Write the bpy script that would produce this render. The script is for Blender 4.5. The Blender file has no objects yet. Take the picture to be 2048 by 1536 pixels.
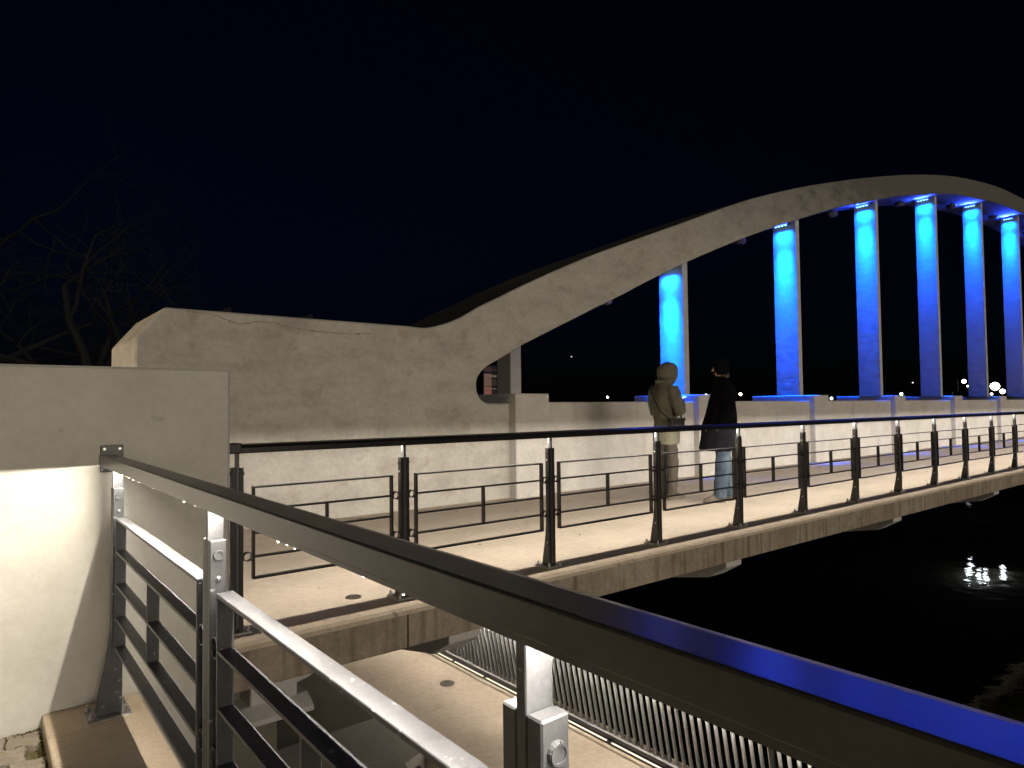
import bpy, bmesh, math, random
from mathutils import Vector, Matrix, noise
random.seed(7)
R = math.radians
sc = bpy.context.scene
COL = sc.collection

# ------------------------------------------------------------------ camera
cd = bpy.data.cameras.new('camera'); cam = bpy.data.objects.new('camera', cd); COL.objects.link(cam)
cd.sensor_width = 36; cd.lens = 23.54; cd.clip_start = .02; cd.clip_end = 900
_p, _y, _r = R(1.9794), R(51.2816), R(-.6357)
_F = Vector((math.cos(_y)*math.cos(_p), math.sin(_y)*math.cos(_p), math.sin(_p)))
_Rt = Vector((math.sin(_y), -math.cos(_y), 0)); _U = _Rt.cross(_F)
_Rt, _U = math.cos(_r)*_Rt + math.sin(_r)*_U, -math.sin(_r)*_Rt + math.cos(_r)*_U
cam.matrix_world = Matrix(((_Rt.x, _U.x, -_F.x, 0), (_Rt.y, _U.y, -_F.y, 0), (_Rt.z, _U.z, -_F.z, 1.2973), (0, 0, 0, 1)))
sc.camera = cam

# ------------------------------------------------------------------ night sky
w = bpy.data.worlds.new('World'); sc.world = w; w.use_nodes = True
nt = w.node_tree; bg = nt.nodes['Background']
sky = nt.nodes.new('ShaderNodeTexSky'); sky.sky_type = 'NISHITA'; sky.sun_disc = False
sky.sun_elevation = R(2.5); sky.sun_rotation = R(180)
tint = nt.nodes.new('ShaderNodeMix'); tint.data_type = 'RGBA'; tint.blend_type = 'MULTIPLY'; tint.inputs[0].default_value = 1
tint.inputs[7].default_value = (.10, .22, 1, 1)
nt.links.new(sky.outputs[0], tint.inputs[6]); nt.links.new(tint.outputs[2], bg.inputs[0])
bg.inputs[1].default_value = .0026

# town glow from behind the camera, low and very soft
sl = bpy.data.lights.new('town_glow', 'SUN'); sun = bpy.data.objects.new('town_glow', sl); COL.objects.link(sun)
sl.energy = 1.5; sl.angle = R(30); sl.color = (1, .88, .72)
sun.rotation_euler = Vector((.10, 1, -.05)).to_track_quat('-Z', 'Y').to_euler()

vs = sc.view_settings
sc.display_settings.display_device = 'sRGB'
vs.view_transform = 'Standard'; vs.look = 'None'; vs.exposure = 0; vs.gamma = 1; vs.use_curve_mapping = False
cy = sc.cycles
cy.use_denoising = True
cy.max_bounces = 8; cy.diffuse_bounces = 4; cy.glossy_bounces = 3
cy.sample_clamp_indirect = 4

LED_COL = (1, .91, .79)
LED_W = 31.0       # watts per metre of rail
BLUE_W = 330.0

# ------------------------------------------------------------------ materials
def mat(name, col, rough=.8, metal=0., spec=.5):
    m = bpy.data.materials.new(name); m.use_nodes = True
    b = m.node_tree.nodes['Principled BSDF']
    b.inputs['Base Color'].default_value = (*col, 1); b.inputs['Roughness'].default_value = rough
    b.inputs['Metallic'].default_value = metal; b.inputs['Specular IOR Level'].default_value = spec
    return m
def _n(m, t, **kw):
    n = m.node_tree.nodes.new(t)
    for k, v in kw.items():
        if k.startswith('i_'): n.inputs[k[2:].replace('_', ' ')].default_value = v
        else: setattr(n, k, v)
    return n
def surf(name, cols, scale=3., rough=.85, bump=.15, fine=90., stretch=(1, 1, 1), spots=None, streak=None, metal=0., rvar=.1, spec=.35, stain_falloff=None, mottle=.12):
    """noise-mottled solid: cols = list of (pos, colour); streak = (colour, scale xyz, lo, hi); spots = (colour, scale, lo, hi)"""
    m = mat(name, cols[0][1], rough, metal, spec); L = m.node_tree.links.new
    b = m.node_tree.nodes['Principled BSDF']
    tc = _n(m, 'ShaderNodeTexCoord'); mp = _n(m, 'ShaderNodeMapping'); mp.inputs['Scale'].default_value = stretch
    L(tc.outputs['Object'], mp.inputs[0])
    n1 = _n(m, 'ShaderNodeTexNoise', i_Scale=scale, i_Detail=8., i_Roughness=.62); L(mp.outputs[0], n1.inputs['Vector'])
    cr = _n(m, 'ShaderNodeValToRGB'); L(n1.outputs[0], cr.inputs[0])
    e = cr.color_ramp.elements
    while len(e) < len(cols): e.new(.5)
    for k, (ps, c) in enumerate(cols): e[k].position = ps; e[k].color = (*c, 1)
    out = cr.outputs[0]
    def mixin(fac, colr, src):
        mx = _n(m, 'ShaderNodeMix', data_type='RGBA'); L(fac, mx.inputs[0]); L(src, mx.inputs[6]); mx.inputs[7].default_value = (*colr, 1)
        return mx.outputs[2]
    def ramp(src, lo, hi, top=1.):
        r = _n(m, 'ShaderNodeMapRange', i_From_Min=lo, i_From_Max=hi, i_To_Min=0., i_To_Max=top); L(src, r.inputs['Value']); return r.outputs[0]
    if streak:
        c, s, lo, hi = streak[:4]
        mp2 = _n(m, 'ShaderNodeMapping'); mp2.inputs['Scale'].default_value = s; L(tc.outputs['Object'], mp2.inputs[0])
        n2 = _n(m, 'ShaderNodeTexNoise', i_Scale=1., i_Detail=5.); L(mp2.outputs[0], n2.inputs['Vector'])
        out = mixin(ramp(n2.outputs[0], lo, hi, streak[4] if len(streak) > 4 else .85), c, out)
    if spots:
        c, s, lo, hi = spots
        n3 = _n(m, 'ShaderNodeTexNoise', i_Scale=s, i_Detail=4.); L(tc.outputs['Object'], n3.inputs['Vector'])
        out = mixin(ramp(n3.outputs[0], lo, hi, .8), c, out)
    if stain_falloff:      # stains plus painted light fall-off, darkening along one axis: (colour, axis, from, to)
        c, ax, lo, hi = stain_falloff
        sp = _n(m, 'ShaderNodeSeparateXYZ'); L(tc.outputs['Object'], sp.inputs[0])
        ad = _n(m, 'ShaderNodeMath', operation='MULTIPLY_ADD'); L(n1.outputs[0], ad.inputs[0]); ad.inputs[1].default_value = (hi-lo)*1.6; L(sp.outputs[ax], ad.inputs[2])
        out = mixin(ramp(ad.outputs[0], lo+(hi-lo)*.8, hi+(hi-lo)*.8, .9), c, out)
    nm = _n(m, 'ShaderNodeTexNoise', i_Scale=scale*11, i_Detail=6., i_Roughness=.7); L(tc.outputs['Object'], nm.inputs['Vector'])
    mr = _n(m, 'ShaderNodeMapRange', i_From_Min=.3, i_From_Max=.7, i_To_Min=1-mottle, i_To_Max=1+mottle); L(nm.outputs[0], mr.inputs['Value'])
    vm = _n(m, 'ShaderNodeVectorMath', operation='SCALE'); L(out, vm.inputs[0]); L(mr.outputs[0], vm.inputs['Scale']); out = vm.outputs[0]
    L(out, b.inputs['Base Color'])
    nf = _n(m, 'ShaderNodeTexNoise', i_Scale=fine, i_Detail=4.); L(tc.outputs['Object'], nf.inputs['Vector'])
    bp = _n(m, 'ShaderNodeBump', i_Strength=bump, i_Distance=.004); L(nf.outputs[0], bp.inputs['Height'])
    nb = _n(m, 'ShaderNodeTexNoise', i_Scale=scale*2.2, i_Detail=3.); L(tc.outputs['Object'], nb.inputs['Vector'])
    bp2 = _n(m, 'ShaderNodeBump', i_Strength=bump, i_Distance=.02); L(nb.outputs[0], bp2.inputs['Height']); L(bp.outputs[0], bp2.inputs['Normal'])
    L(bp2.outputs[0], b.inputs['Normal'])
    rr = _n(m, 'ShaderNodeMapRange', i_To_Min=rough-rvar, i_To_Max=min(1, rough+rvar)); L(n1.outputs[0], rr.inputs['Value']); L(rr.outputs[0], b.inputs['Roughness'])
    return m
def glow(name, col, s):
    m = mat(name, (0, 0, 0), .5); b = m.node_tree.nodes['Principled BSDF']
    b.inputs['Emission Color'].default_value = (*col, 1); b.inputs['Emission Strength'].default_value = s
    return m

M = {}
M['plaster'] = surf('pale_render', [(.30, (.50, .48, .42)), (.52, (.59, .57, .51)), (.72, (.65, .63, .57))], 2.2, .88, .12, 120, spots=((.38, .36, .30), 9., .70, .80), streak=((.68, .66, .60), (5., 5., .5), .56, .72, .5), mottle=.06)
M['abutment'] = surf('arch_concrete', [(.28, (.29, .255, .20)), (.5, (.37, .335, .275)), (.72, (.43, .395, .33))], 1.7, .9, .16, 70, stretch=(1, 1, 2.2),
                     streak=((.20, .165, .12), (1.1, 1.1, 1.6), .56, .74, .6), spots=((.24, .20, .15), 4.2, .60, .74))
M['parapet'] = surf('parapet_render', [(.3, (.47, .45, .415)), (.55, (.55, .53, .495)), (.75, (.61, .59, .555))], 2.6, .88, .10, 100, streak=((.36, .31, .25), (3.2, 3.2, .5), .58, .76, .5))
M['column'] = surf('column_concrete', [(.3, (.42, .42, .41)), (.55, (.50, .50, .49)), (.75, (.56, .56, .55))], 3.2, .9, .30, 60, stretch=(1, 1, 2.6), spots=((.30, .30, .30), 16., .68, .78))
M['fascia'] = surf('stained_fascia', [(.3, (.27, .22, .165)), (.52, (.37, .31, .24)), (.75, (.45, .39, .315))], 2.2, .9, .14, 90,
                   streak=((.085, .062, .042), (13., 1, .5), .50, .68, .6), spots=((.46, .41, .34), 3.4, .60, .74), mottle=.2)
M['deck'] = surf('deck_screed', [(.3, (.37, .315, .25)), (.52, (.43, .37, .295)), (.75, (.47, .41, .33))], 1.5, .8, .10, 160, spots=((.36, .29, .22), 7.5, .70, .82))
M['edge'] = surf('deck_edge_concrete', [(.3, (.52, .43, .32)), (.52, (.62, .52, .40)), (.75, (.68, .59, .47))], 5, .85, .18, 130, spots=((.28, .22, .15), 14., .60, .74))
M['kerb'] = surf('kerb_slab_concrete', [(.3, (.43, .34, .23)), (.52, (.50, .41, .29)), (.75, (.55, .46, .34))], 5, .86, .14, 120, spots=((.26, .20, .13), 26., .66, .78))
M['path'] = surf('path_concrete', [(.3, (.45, .37, .28)), (.52, (.52, .44, .34)), (.75, (.57, .49, .39))], 1.3, .85, .12, 140, spots=((.35, .28, .20), 4., .64, .78))
M['grey_ground'] = surf('grey_bank_concrete', [(.3, (.24, .225, .20)), (.55, (.30, .285, .255)), (.75, (.34, .32, .29))], 1.4, .9, .12, 120)
M['bracket'] = surf('bracket_concrete', [(.3, (.52, .50, .47)), (.55, (.58, .56, .53)), (.75, (.63, .61, .58))], 3., .9, .10, 120)
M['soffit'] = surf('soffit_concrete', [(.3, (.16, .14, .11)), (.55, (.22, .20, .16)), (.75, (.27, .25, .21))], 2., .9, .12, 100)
M['paver'] = surf('paver_stone', [(.3, (.20, .165, .13)), (.5, (.29, .245, .20)), (.72, (.37, .32, .265))], 9, .85, .5, 160, spots=((.20, .20, .08), 11., .56, .70))
M['joint_soil'] = surf('joint_soil', [(.35, (.07, .055, .03)), (.65, (.15, .13, .05))], 14, .95, .4, 120)
M['metal'] = surf('black_steel_paint', [(.35, (.020, .018, .018)), (.65, (.030, .028, .028))], 14, .40, .06, 260, metal=.2, rvar=.08, spec=.5, spots=((.055, .05, .05), 55., .66, .74))
M['silver'] = surf('worn_grey_steel', [(.35, (.066, .067, .071)), (.65, (.098, .100, .106))], 10, .42, .06, 240, metal=.35, rvar=.10, spec=.5, spots=((.45, .44, .44), 42., .66, .72))
M['rail'] = surf('handrail_steel', [(.35, (.092, .086, .076)), (.65, (.122, .114, .102))], 7, .30, .02, 300, metal=.25, rvar=.05, spec=.35)
_rb = M['rail'].node_tree.nodes['Principled BSDF']; _rb.inputs['Coat Weight'].default_value = .06; _rb.inputs['Coat Roughness'].default_value = .24; _rb.inputs['Coat IOR'].default_value = 1.75
M['bar_grey'] = surf('baluster_grey', [(.35, (.42, .41, .40)), (.65, (.50, .49, .48))], 12, .5, .04, 200)
M['black_rail'] = surf('black_handrail_paint', [(.35, (.012, .011, .011)), (.65, (.018, .017, .017))], 7, .30, .03, 300, rvar=.05, spec=.5)
M['zinc'] = surf('zinc_plate', [(.35, (.33, .31, .29)), (.65, (.44, .42, .40))], 18, .45, .08, 160, metal=.7)
M['bolt'] = mat('bolt_steel', (.55, .54, .52), .3, .9)
M['bolt_dark'] = mat('bolt_dark_steel', (.12, .11, .11), .4, .8)
M['led'] = glow('led_strip', LED_COL, 4.)
M['kerb_led'] = glow('kerb_led', (1, .87, .68), 1.4)
M['blue_lens'] = glow('blue_led_lens', (.25, .75, 1), 8.)
M['fixture'] = mat('fixture_black', (.03, .03, .035), .45, .3)
M['far_dark'] = mat('far_post_black', (.004, .004, .005), .8, 0, .1)
M['dome'] = mat('lamp_dome', (.10, .10, .12), .3, .1)
M['iron'] = surf('cast_iron', [(.35, (.10, .085, .065)), (.65, (.15, .13, .10))], 20, .6, .1, 160, metal=.5)
M['dark_hole'] = mat('drain_dark', (.012, .011, .010), .9)
M['crack'] = mat('crack_dark', (.28, .245, .19), .95)
M['bark'] = surf('bark', [(.35, (.007, .008, .008)), (.65, (.012, .013, .012))], 6, .95, .4, 50)
M['land'] = surf('dark_earth', [(.35, (.03, .032, .02)), (.65, (.05, .05, .03))], 1, .95, .2, 30)
M['shade_ground'] = surf('shaded_ground', [(.35, (.10, .092, .07)), (.65, (.15, .135, .105))], 2, .9, .2, 60)  # darkened ground colour carrying the shadow under the deck
M['asphalt'] = surf('asphalt', [(.35, (.045, .045, .045)), (.65, (.06, .06, .06))], 5, .9, .3, 150)
mw = mat('river_water', (.004, .005, .004), .012, 0, .28); M['water'] = mw
_t = _n(mw, 'ShaderNodeTexCoord'); _q = _n(mw, 'ShaderNodeTexNoise', i_Scale=1.6, i_Detail=5., i_Roughness=.5)
mw.node_tree.links.new(_t.outputs['Object'], _q.inputs['Vector'])
_b = _n(mw, 'ShaderNodeBump', i_Strength=.16, i_Distance=.06); mw.node_tree.links.new(_q.outputs[0], _b.inputs['Height'])
mw.node_tree.links.new(_b.outputs[0], mw.node_tree.nodes['Principled BSDF'].inputs['Normal'])

# ------------------------------------------------------------------ mesh helpers
class MB:
    def __init__(s): s.v = []; s.f = []
    def add(s, vs_, fs):
        o = len(s.v); s.v += [tuple(v) for v in vs_]; s.f += [tuple(i+o for i in f) for f in fs]; return s
    def box(s, x0, x1, y0, y1, z0, z1):
        return s.add([(x, y, z) for x in (x0, x1) for y in (y0, y1) for z in (z0, z1)],
                     [(0, 1, 3, 2), (4, 6, 7, 5), (0, 4, 5, 1), (2, 3, 7, 6), (0, 2, 6, 4), (1, 5, 7, 3)])
    def prism(s, poly, ax, a0, a1):
        n = len(poly)
        def mk(p, a): return (a, p[0], p[1]) if ax == 'x' else ((p[0], a, p[1]) if ax == 'y' else (p[0], p[1], a))
        return s.add([mk(p, a0) for p in poly] + [mk(p, a1) for p in poly],
                     [tuple(range(n))[::-1], tuple(range(n, 2*n))] + [(i, (i+1) % n, n+(i+1) % n, n+i) for i in range(n)])
    def cyl(s, p0, p1, r0, r1=None, n=12, caps=True):
        r1 = r0 if r1 is None else r1
        p0, p1 = Vector(p0), Vector(p1); d = (p1-p0).normalized()
        a = d.orthogonal().normalized(); b = d.cross(a)
        vs_ = [p + (a*math.cos(2*math.pi*i/n) + b*math.sin(2*math.pi*i/n))*r for p, r in ((p0, r0), (p1, r1)) for i in range(n)]
        fs = [(i, (i+1) % n, n+(i+1) % n, n+i) for i in range(n)]
        if caps: fs += [tuple(range(n))[::-1], tuple(range(n, 2*n))]
        return s.add(vs_, fs)
    def ring(s, p0, p1, ro, ri, n=16):
        p0, p1 = Vector(p0), Vector(p1); d = (p1-p0).normalized(); a = d.orthogonal().normalized(); b = d.cross(a)
        c = [(a*math.cos(2*math.pi*i/n) + b*math.sin(2*math.pi*i/n)) for i in range(n)]
        vs_ = [p0+q*ro for q in c] + [p1+q*ro for q in c] + [p1+q*ri for q in c] + [p0+q*ri for q in c]
        return s.add(vs_, [(k*n+i, k*n+(i+1) % n, ((k+1) % 4)*n+(i+1) % n, ((k+1) % 4)*n+i) for k in range(4) for i in range(n)])
    def tube(s, pts, rad, n=8):
        pts = [Vector(p) for p in pts]; rings = []; vs_ = []; fs = []
        up = None
        for i, p in enumerate(pts):
            d = (pts[min(i+1, len(pts)-1)] - pts[max(i-1, 0)]).normalized()
            a = (up - d*up.dot(d)).normalized() if up is not None and (up - d*up.dot(d)).length > 1e-3 else d.orthogonal().normalized()
            up = a; b = d.cross(a); r = rad[i] if isinstance(rad, (list, tuple)) else rad
            vs_ += [p + (a*math.cos(2*math.pi*k/n) + b*math.sin(2*math.pi*k/n))*r for k in range(n)]
        for i in range(len(pts)-1):
            fs += [(i*n+k, i*n+(k+1) % n, (i+1)*n+(k+1) % n, (i+1)*n+k) for k in range(n)]
        m = (len(pts)-1)*n
        fs += [tuple(range(n))[::-1], tuple(range(m, m+n))]
        return s.add(vs_, fs)
    def loft(s, rings, n=20, caps=True, wob=0., seed=0):
        """rings: (cx, cy, z, rx, ry)"""
        vs_ = []; fs = []
        for i, (cx, cy_, z, rx, ry) in enumerate(rings):
            for k in range(n):
                a = 2*math.pi*k/n; q = 1.
                if wob: q += wob*noise.noise(Vector((math.cos(a)*2.3+seed, math.sin(a)*2.3, z*5)))
                vs_.append((cx+rx*q*math.cos(a), cy_+ry*q*math.sin(a), z + (.01*wob*10*noise.noise(Vector((math.cos(a)*3, math.sin(a)*3, z*7+seed))) if wob else 0)))
        for i in range(len(rings)-1):
            fs += [(i*n+k, i*n+(k+1) % n, (i+1)*n+(k+1) % n, (i+1)*n+k) for k in range(n)]
        m = (len(rings)-1)*n
        if caps: fs += [tuple(range(n))[::-1], tuple(range(m, m+n))]
        return s.add(vs_, fs)
    def mesh(s, name, m, bevel=0., seg=1, smooth=False):
        me = bpy.data.meshes.new(name); me.from_pydata(s.v, [], s.f)
        bm = bmesh.new(); bm.from_mesh(me)
        bmesh.ops.recalc_face_normals(bm, faces=bm.faces)
        if bevel:
            es = [e for e in bm.edges if len(e.link_faces) == 2 and e.calc_face_angle(0) > R(28)]
            bmesh.ops.bevel(bm, geom=es, offset=bevel, segments=seg, profile=.5, affect='EDGES', clamp_overlap=True)
        if smooth:
            for f in bm.faces: f.smooth = True
            for e in bm.edges: e.smooth = not (len(e.link_faces) == 2 and e.calc_face_angle(0) > R(40))
        bm.to_mesh(me); bm.free()
        me.materials.append(m); return me
def put(name, me, parent=None, loc=(0, 0, 0), rot=(0, 0, 0)):
    o = bpy.data.objects.new(name, me); COL.objects.link(o); o.location = loc; o.rotation_euler = rot
    if parent: o.parent = parent
    return o
def tag(o, label=None, cat=None, group=None, kind=None):
    if label: o['label'] = label
    if cat: o['category'] = cat
    if group: o['group'] = group
    if kind: o['kind'] = kind
    return o
def empty(name, loc=(0, 0, 0), rz=0., label=None, cat=None, group=None):
    o = bpy.data.objects.new(name, None); COL.objects.link(o); o.location = loc; o.rotation_euler = (0, 0, rz); o.empty_display_size = .2
    return tag(o, label, cat, group)
def area(name, parent, loc, direction, sx, sy, watts, color, spread=180):
    l = bpy.data.lights.new(name, 'AREA'); l.shape = 'RECTANGLE'; l.size = sx; l.size_y = sy; l.energy = watts; l.color = color; l.spread = R(spread)
    o = bpy.data.objects.new(name, l); COL.objects.link(o); o.location = loc
    z = -Vector(direction).normalized()
    return o, z
def orient(o, z, xaxis):
    x = Vector(xaxis); x = (x - z*x.dot(z)).normalized(); y = z.cross(x)
    o.rotation_euler = Matrix(((x.x, y.x, z.x), (x.y, y.y, z.y), (x.z, y.z, z.z))).to_euler()

# ------------------------------------------------------------------ setting: ground and water
tag(put('river_water', MB().box(-300, 600, -400, 500, -3.6, -3.2).mesh('river_water', M['water'])), kind='structure')
gb = MB().box(-300, 1.0, 3.85, 400, -3.15, -.34)
tag(put('near_bank', gb.mesh('near_bank', M['land'])), kind='structure')
tag(put('street_ground', MB().box(-300, 1.2, 9.2, 400, -.30, -.02).mesh('street_ground', M['asphalt'])), kind='structure')
tag(put('far_bank', MB().box(64.5, 500, -400, 500, -3.15, -.30).mesh('far_bank', M['land'])), kind='structure')
# promenade
tag(put('promenade_base', MB().box(-12, .56, -20, 3.50, -3.15, -.062).mesh('promenade_base', M['joint_soil'])), kind='structure')
tag(put('kerb_slab', MB().box(.235, .60, -20, 3.508, -.40, .016).mesh('kerb_slab', M['kerb'], .008, 2)), kind='structure')
pav = tag(put('paving', MB().box(-12, -1.32, -20, 3.50, -.12, -.036).mesh('paving', M['paver'])), kind='structure')
# interlocking pavers: zig-zag sided stones, in courses
def paver_mesh(i):
    rn = random.Random(i); a, b = .138, .118; z = .016
    amp = .013; pts = []
    def side(p, q, sgn):
        p, q = Vector(p), Vector(q); d = q-p; nrm = Vector((-d.y, d.x)).normalized()
        for t, h in ((0, 0), (.25, 1), (.5, 0), (.75, -1)):
            pts.append(p + d*t + nrm*amp*h*sgn)
    c = [(-b/2, -a/2), (b/2, -a/2), (b/2, a/2), (-b/2, a/2)]
    side(c[0], c[1], 1); side(c[1], c[2], .5); side(c[2], c[3], 1); side(c[3], c[0], .5)
    n = len(pts); sh = .985
    top = [(p.x*sh*.97, p.y*sh*.95, 0) for p in pts]; mid = [(p.x*sh, p.y*sh, -.008) for p in pts]; low = [(p.x*sh, p.y*sh, -.05) for p in pts]
    m = MB(); m.add(top+mid+low, [tuple(range(n))] + [(k*n+j, k*n+(j+1) % n, (k+1)*n+(j+1) % n, (k+1)*n+j) for k in (0, 1) for j in range(n)])
    return m.mesh('paver', M['paver'])
pms = [paver_mesh(i) for i in range(3)]
ny = 0
y = 3.43
while y > .9:
    x = .172 - (.060 if ny % 2 else 0)
    nx = 0
    while x > -1.25:
        put('paver', pms[(nx*5+ny*3) % 3], pav, (x, y, -.034+random.uniform(-.006, .003)), (random.uniform(-.02, .02), random.uniform(-.02, .02), random.uniform(-.02, .02)+math.pi*((nx+ny) % 2)))
        x -= .1205; nx += 1
    y -= .1405; ny += 1
# moss in the wall foot
mm = MB()
for i in range(520):
    t = random.random()
    if t < .6: px, py = random.uniform(-.3, .24), 3.50-abs(random.gauss(0, .018))
    else: px, py = .232-abs(random.gauss(0, .010)), random.uniform(2.6, 3.5)
    r = random.uniform(.003, .007); z0 = -.036 if px < .235 else .016
    mm.add([(px-r, py, z0-.004), (px+r*.7, py-r, z0-.004), (px+r*.5, py+r, z0-.004), (px, py, z0+r*.3)], [(0, 1, 3), (1, 2, 3), (2, 0, 3)])
tag(put('moss', mm.mesh('moss', mat('moss', (.075, .06, .016), .95))), kind='stuff')

# ------------------------------------------------------------------ wing wall
ww = put('wing_wall', MB().box(-9, 1.001, 3.514, 3.80, -3.1, 1.503).mesh('wing_wall', M['plaster'], .012, 1))
tag(ww, 'pale rendered end wall that the near handrail is bolted to', 'wall')

# ------------------------------------------------------------------ arch bridge
bridge = empty('arch_bridge', (0, 0, 0), 0, 'long concrete arch bridge with blue lit hangers and a lit footway', 'bridge')
T0 = [(4.38, 2.36), (4.53, 2.352), (4.66, 2.36), (4.84, 2.405), (5.04, 2.475), (5.24, 2.57), (5.5, 2.715), (5.86, 2.885), (6.23, 3.065), (6.83, 3.34), (7.47, 3.62), (7.93, 3.81), (8.42, 4.0), (9.2, 4.3), (9.98, 4.6), (10.67, 4.87), (11.5, 5.19), (12.39, 5.52), (13.58, 5.91), (14.62, 6.23), (15.86, 6.58), (17.46, 7.01), (19.28, 7.46), (20.98, 7.85), (22.9, 8.24), (24.62, 8.53), (26.52, 8.78), (28.63, 8.99), (31, 9.10), (33, 9.13)]
B0 = [(5.43, 1.61), (5.45, 1.71), (5.53, 1.81), (5.66, 1.9), (5.94, 2.035), (6.25, 2.2), (6.81, 2.45), (7.45, 2.73), (7.91, 2.93), (8.4, 3.14), (9.45, 3.61), (10.33, 3.98), (11.3, 4.36), (12.36, 4.76), (13.54, 5.17), (14.58, 5.51), (15.82, 5.91), (16.87, 6.22), (18.6, 6.68), (19.89, 7.02), (22.45, 7.57), (23.9, 7.84), (25.02, 8.0), (26.96, 8.22), (28.56, 8.38), (31, 8.50), (33, 8.53)]
def cat(P, sub=3):
    out = []
    for i in range(len(P)-1):
        p0, p1, p2, p3 = P[max(i-1, 0)], P[i], P[i+1], P[min(i+2, len(P)-1)]
        for k in range(sub):
            t = k/sub
            out.append(tuple(.5*((2*p1[j]) + (p2[j]-p0[j])*t + (2*p0[j]-5*p1[j]+4*p2[j]-p3[j])*t*t + (3*p1[j]-p0[j]-3*p2[j]+p3[j])*t**3) for j in (0, 1)))
    return out + [P[-1]]
TC, BC = cat(T0), cat(B0)
def bot(x):
    if x > 33: x = 66-x
    for (x0, z0), (x1, z1) in zip(BC, BC[1:]):
        if x0 <= x <= x1: return z0 + (z1-z0)*(x-x0)/(x1-x0+1e-9)
    return 8.5
AY0, AY1 = 7.558, 9.06
half_top = [(1.24, -.3), (1.24, 2.03), (1.50, 2.362)] + TC
half_bot = [(5.43, 1.61)] + BC[1:]
low = [(5.44, 1.53), (5.47, 1.45), (5.53, 1.39), (5.61, 1.352), (6.05, 1.352), (6.05, -.3)]
top = half_top + [(66-x, z) for x, z in half_top[::-1][1:]]
inner = [(66-x, z) for x, z in low[::-1]] + [(66-x, z) for x, z in half_bot] + half_bot[::-1][1:] + low
outline = top + inner
am = MB().prism(outline, 'y', AY0, AY1)
arch_m = surf('arch_rib_concrete', [(.28, (.32, .305, .275)), (.5, (.42, .40, .36)), (.72, (.48, .46, .42))], 1.7, .9, .16, 70, stretch=(1, 1, 2.2),
              streak=((.30, .265, .21), (1.6, 1.6, .8), .54, .72, .5), spots=((.33, .28, .215), 4.2, .60, .74), stain_falloff=((.085, .08, .07), 2, 4.2, 6.8))  # crown darkening: real stains together with light fall-off put into the colour
arch_me = am.mesh('arch_rib', arch_m, .018, 1)
arch_me.materials.append(surf('shaded_top', [(.35, (.030, .030, .024)), (.65, (.065, .062, .05))], 5, .95, .3, 60))  # upward arch faces painted dark, standing in for their lack of light
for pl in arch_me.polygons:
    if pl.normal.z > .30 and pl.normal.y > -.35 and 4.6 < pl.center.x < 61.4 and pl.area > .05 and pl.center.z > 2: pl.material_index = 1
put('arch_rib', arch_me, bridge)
# hairline crack along the abutment
ck = [(1.719, 2.335), (1.891, 2.327), (2.027, 2.311), (2.104, 2.274), (2.198, 2.248), (2.277, 2.242), (2.439, 2.281), (2.605, 2.282), (2.776, 2.248), (2.982, 2.221), (3.225, 2.207), (3.544, 2.208), (3.81, 2.23)]
cm = MB()
for a, b in zip(ck, ck[1:]):
    for k in range(4):
        t0, t1 = k/4, (k+1)/4
        j = lambda t: (a[0]+(b[0]-a[0])*t, a[1]+(b[1]-a[1])*t + (.008*math.sin(t*37+a[0]*50) if 0 < t < 1 else 0))
        p, q = j(t0), j(t1); wd = .002
        cm.box(p[0], q[0]+.001, AY0-.003, AY0-.0015, min(p[1], q[1])-wd, max(p[1], q[1])+wd)
put('crack', cm.mesh('crack', M['crack']), bridge)
# deck, edge lip, fascia, soffit
put('deck_slab', MB().prism([(3.905, -.0), (7.60, -.0), (7.60, -.24), (3.915, -.24)], 'x', -7, 66).mesh('deck_slab', M['deck']), bridge)
put('edge_lip', MB().prism([(3.868, -.014), (3.884, .0035), (3.99, .0035), (3.99, -.05), (3.868, -.042)], 'x', 1.0, 66).mesh('edge_lip', M['edge']), bridge)
x = -1.98
while x < 64:
    put('fascia_panel', MB().prism([(3.878, -.0455), (3.914, -.0455), (3.914, -.262), (3.886, -.262), (3.880, -.25)], 'x', x+.006, x+4.2-.006).mesh('fascia_panel', M['fascia'], .003), bridge); x += 4.2
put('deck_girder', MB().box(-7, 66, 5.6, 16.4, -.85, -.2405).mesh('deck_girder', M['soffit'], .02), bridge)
put('road_slab', MB().box(-7, 66, 7.95, 16.4, -.2, -.04).mesh('road_slab', M['asphalt']), bridge)
put('parapet_wall', MB().box(6.02, 60, 7.525, 7.90, -.1, 1.366).mesh('parapet_wall', M['parapet'], .012), bridge)
pm0 = MB().box(0, .64, 7.40, 9.0, -.1, 1.492).mesh('pilaster', M['parapet'], .014)
pm1 = MB().box(0, .64, 7.405, 8.95, -.1, 1.492).mesh('pilaster', M['parapet'], .014)
for j in range(14): put('pilaster', pm1 if j else pm0, bridge, (6.0+4.245*j+(.06 if j else 0), 0, 0))
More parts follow.
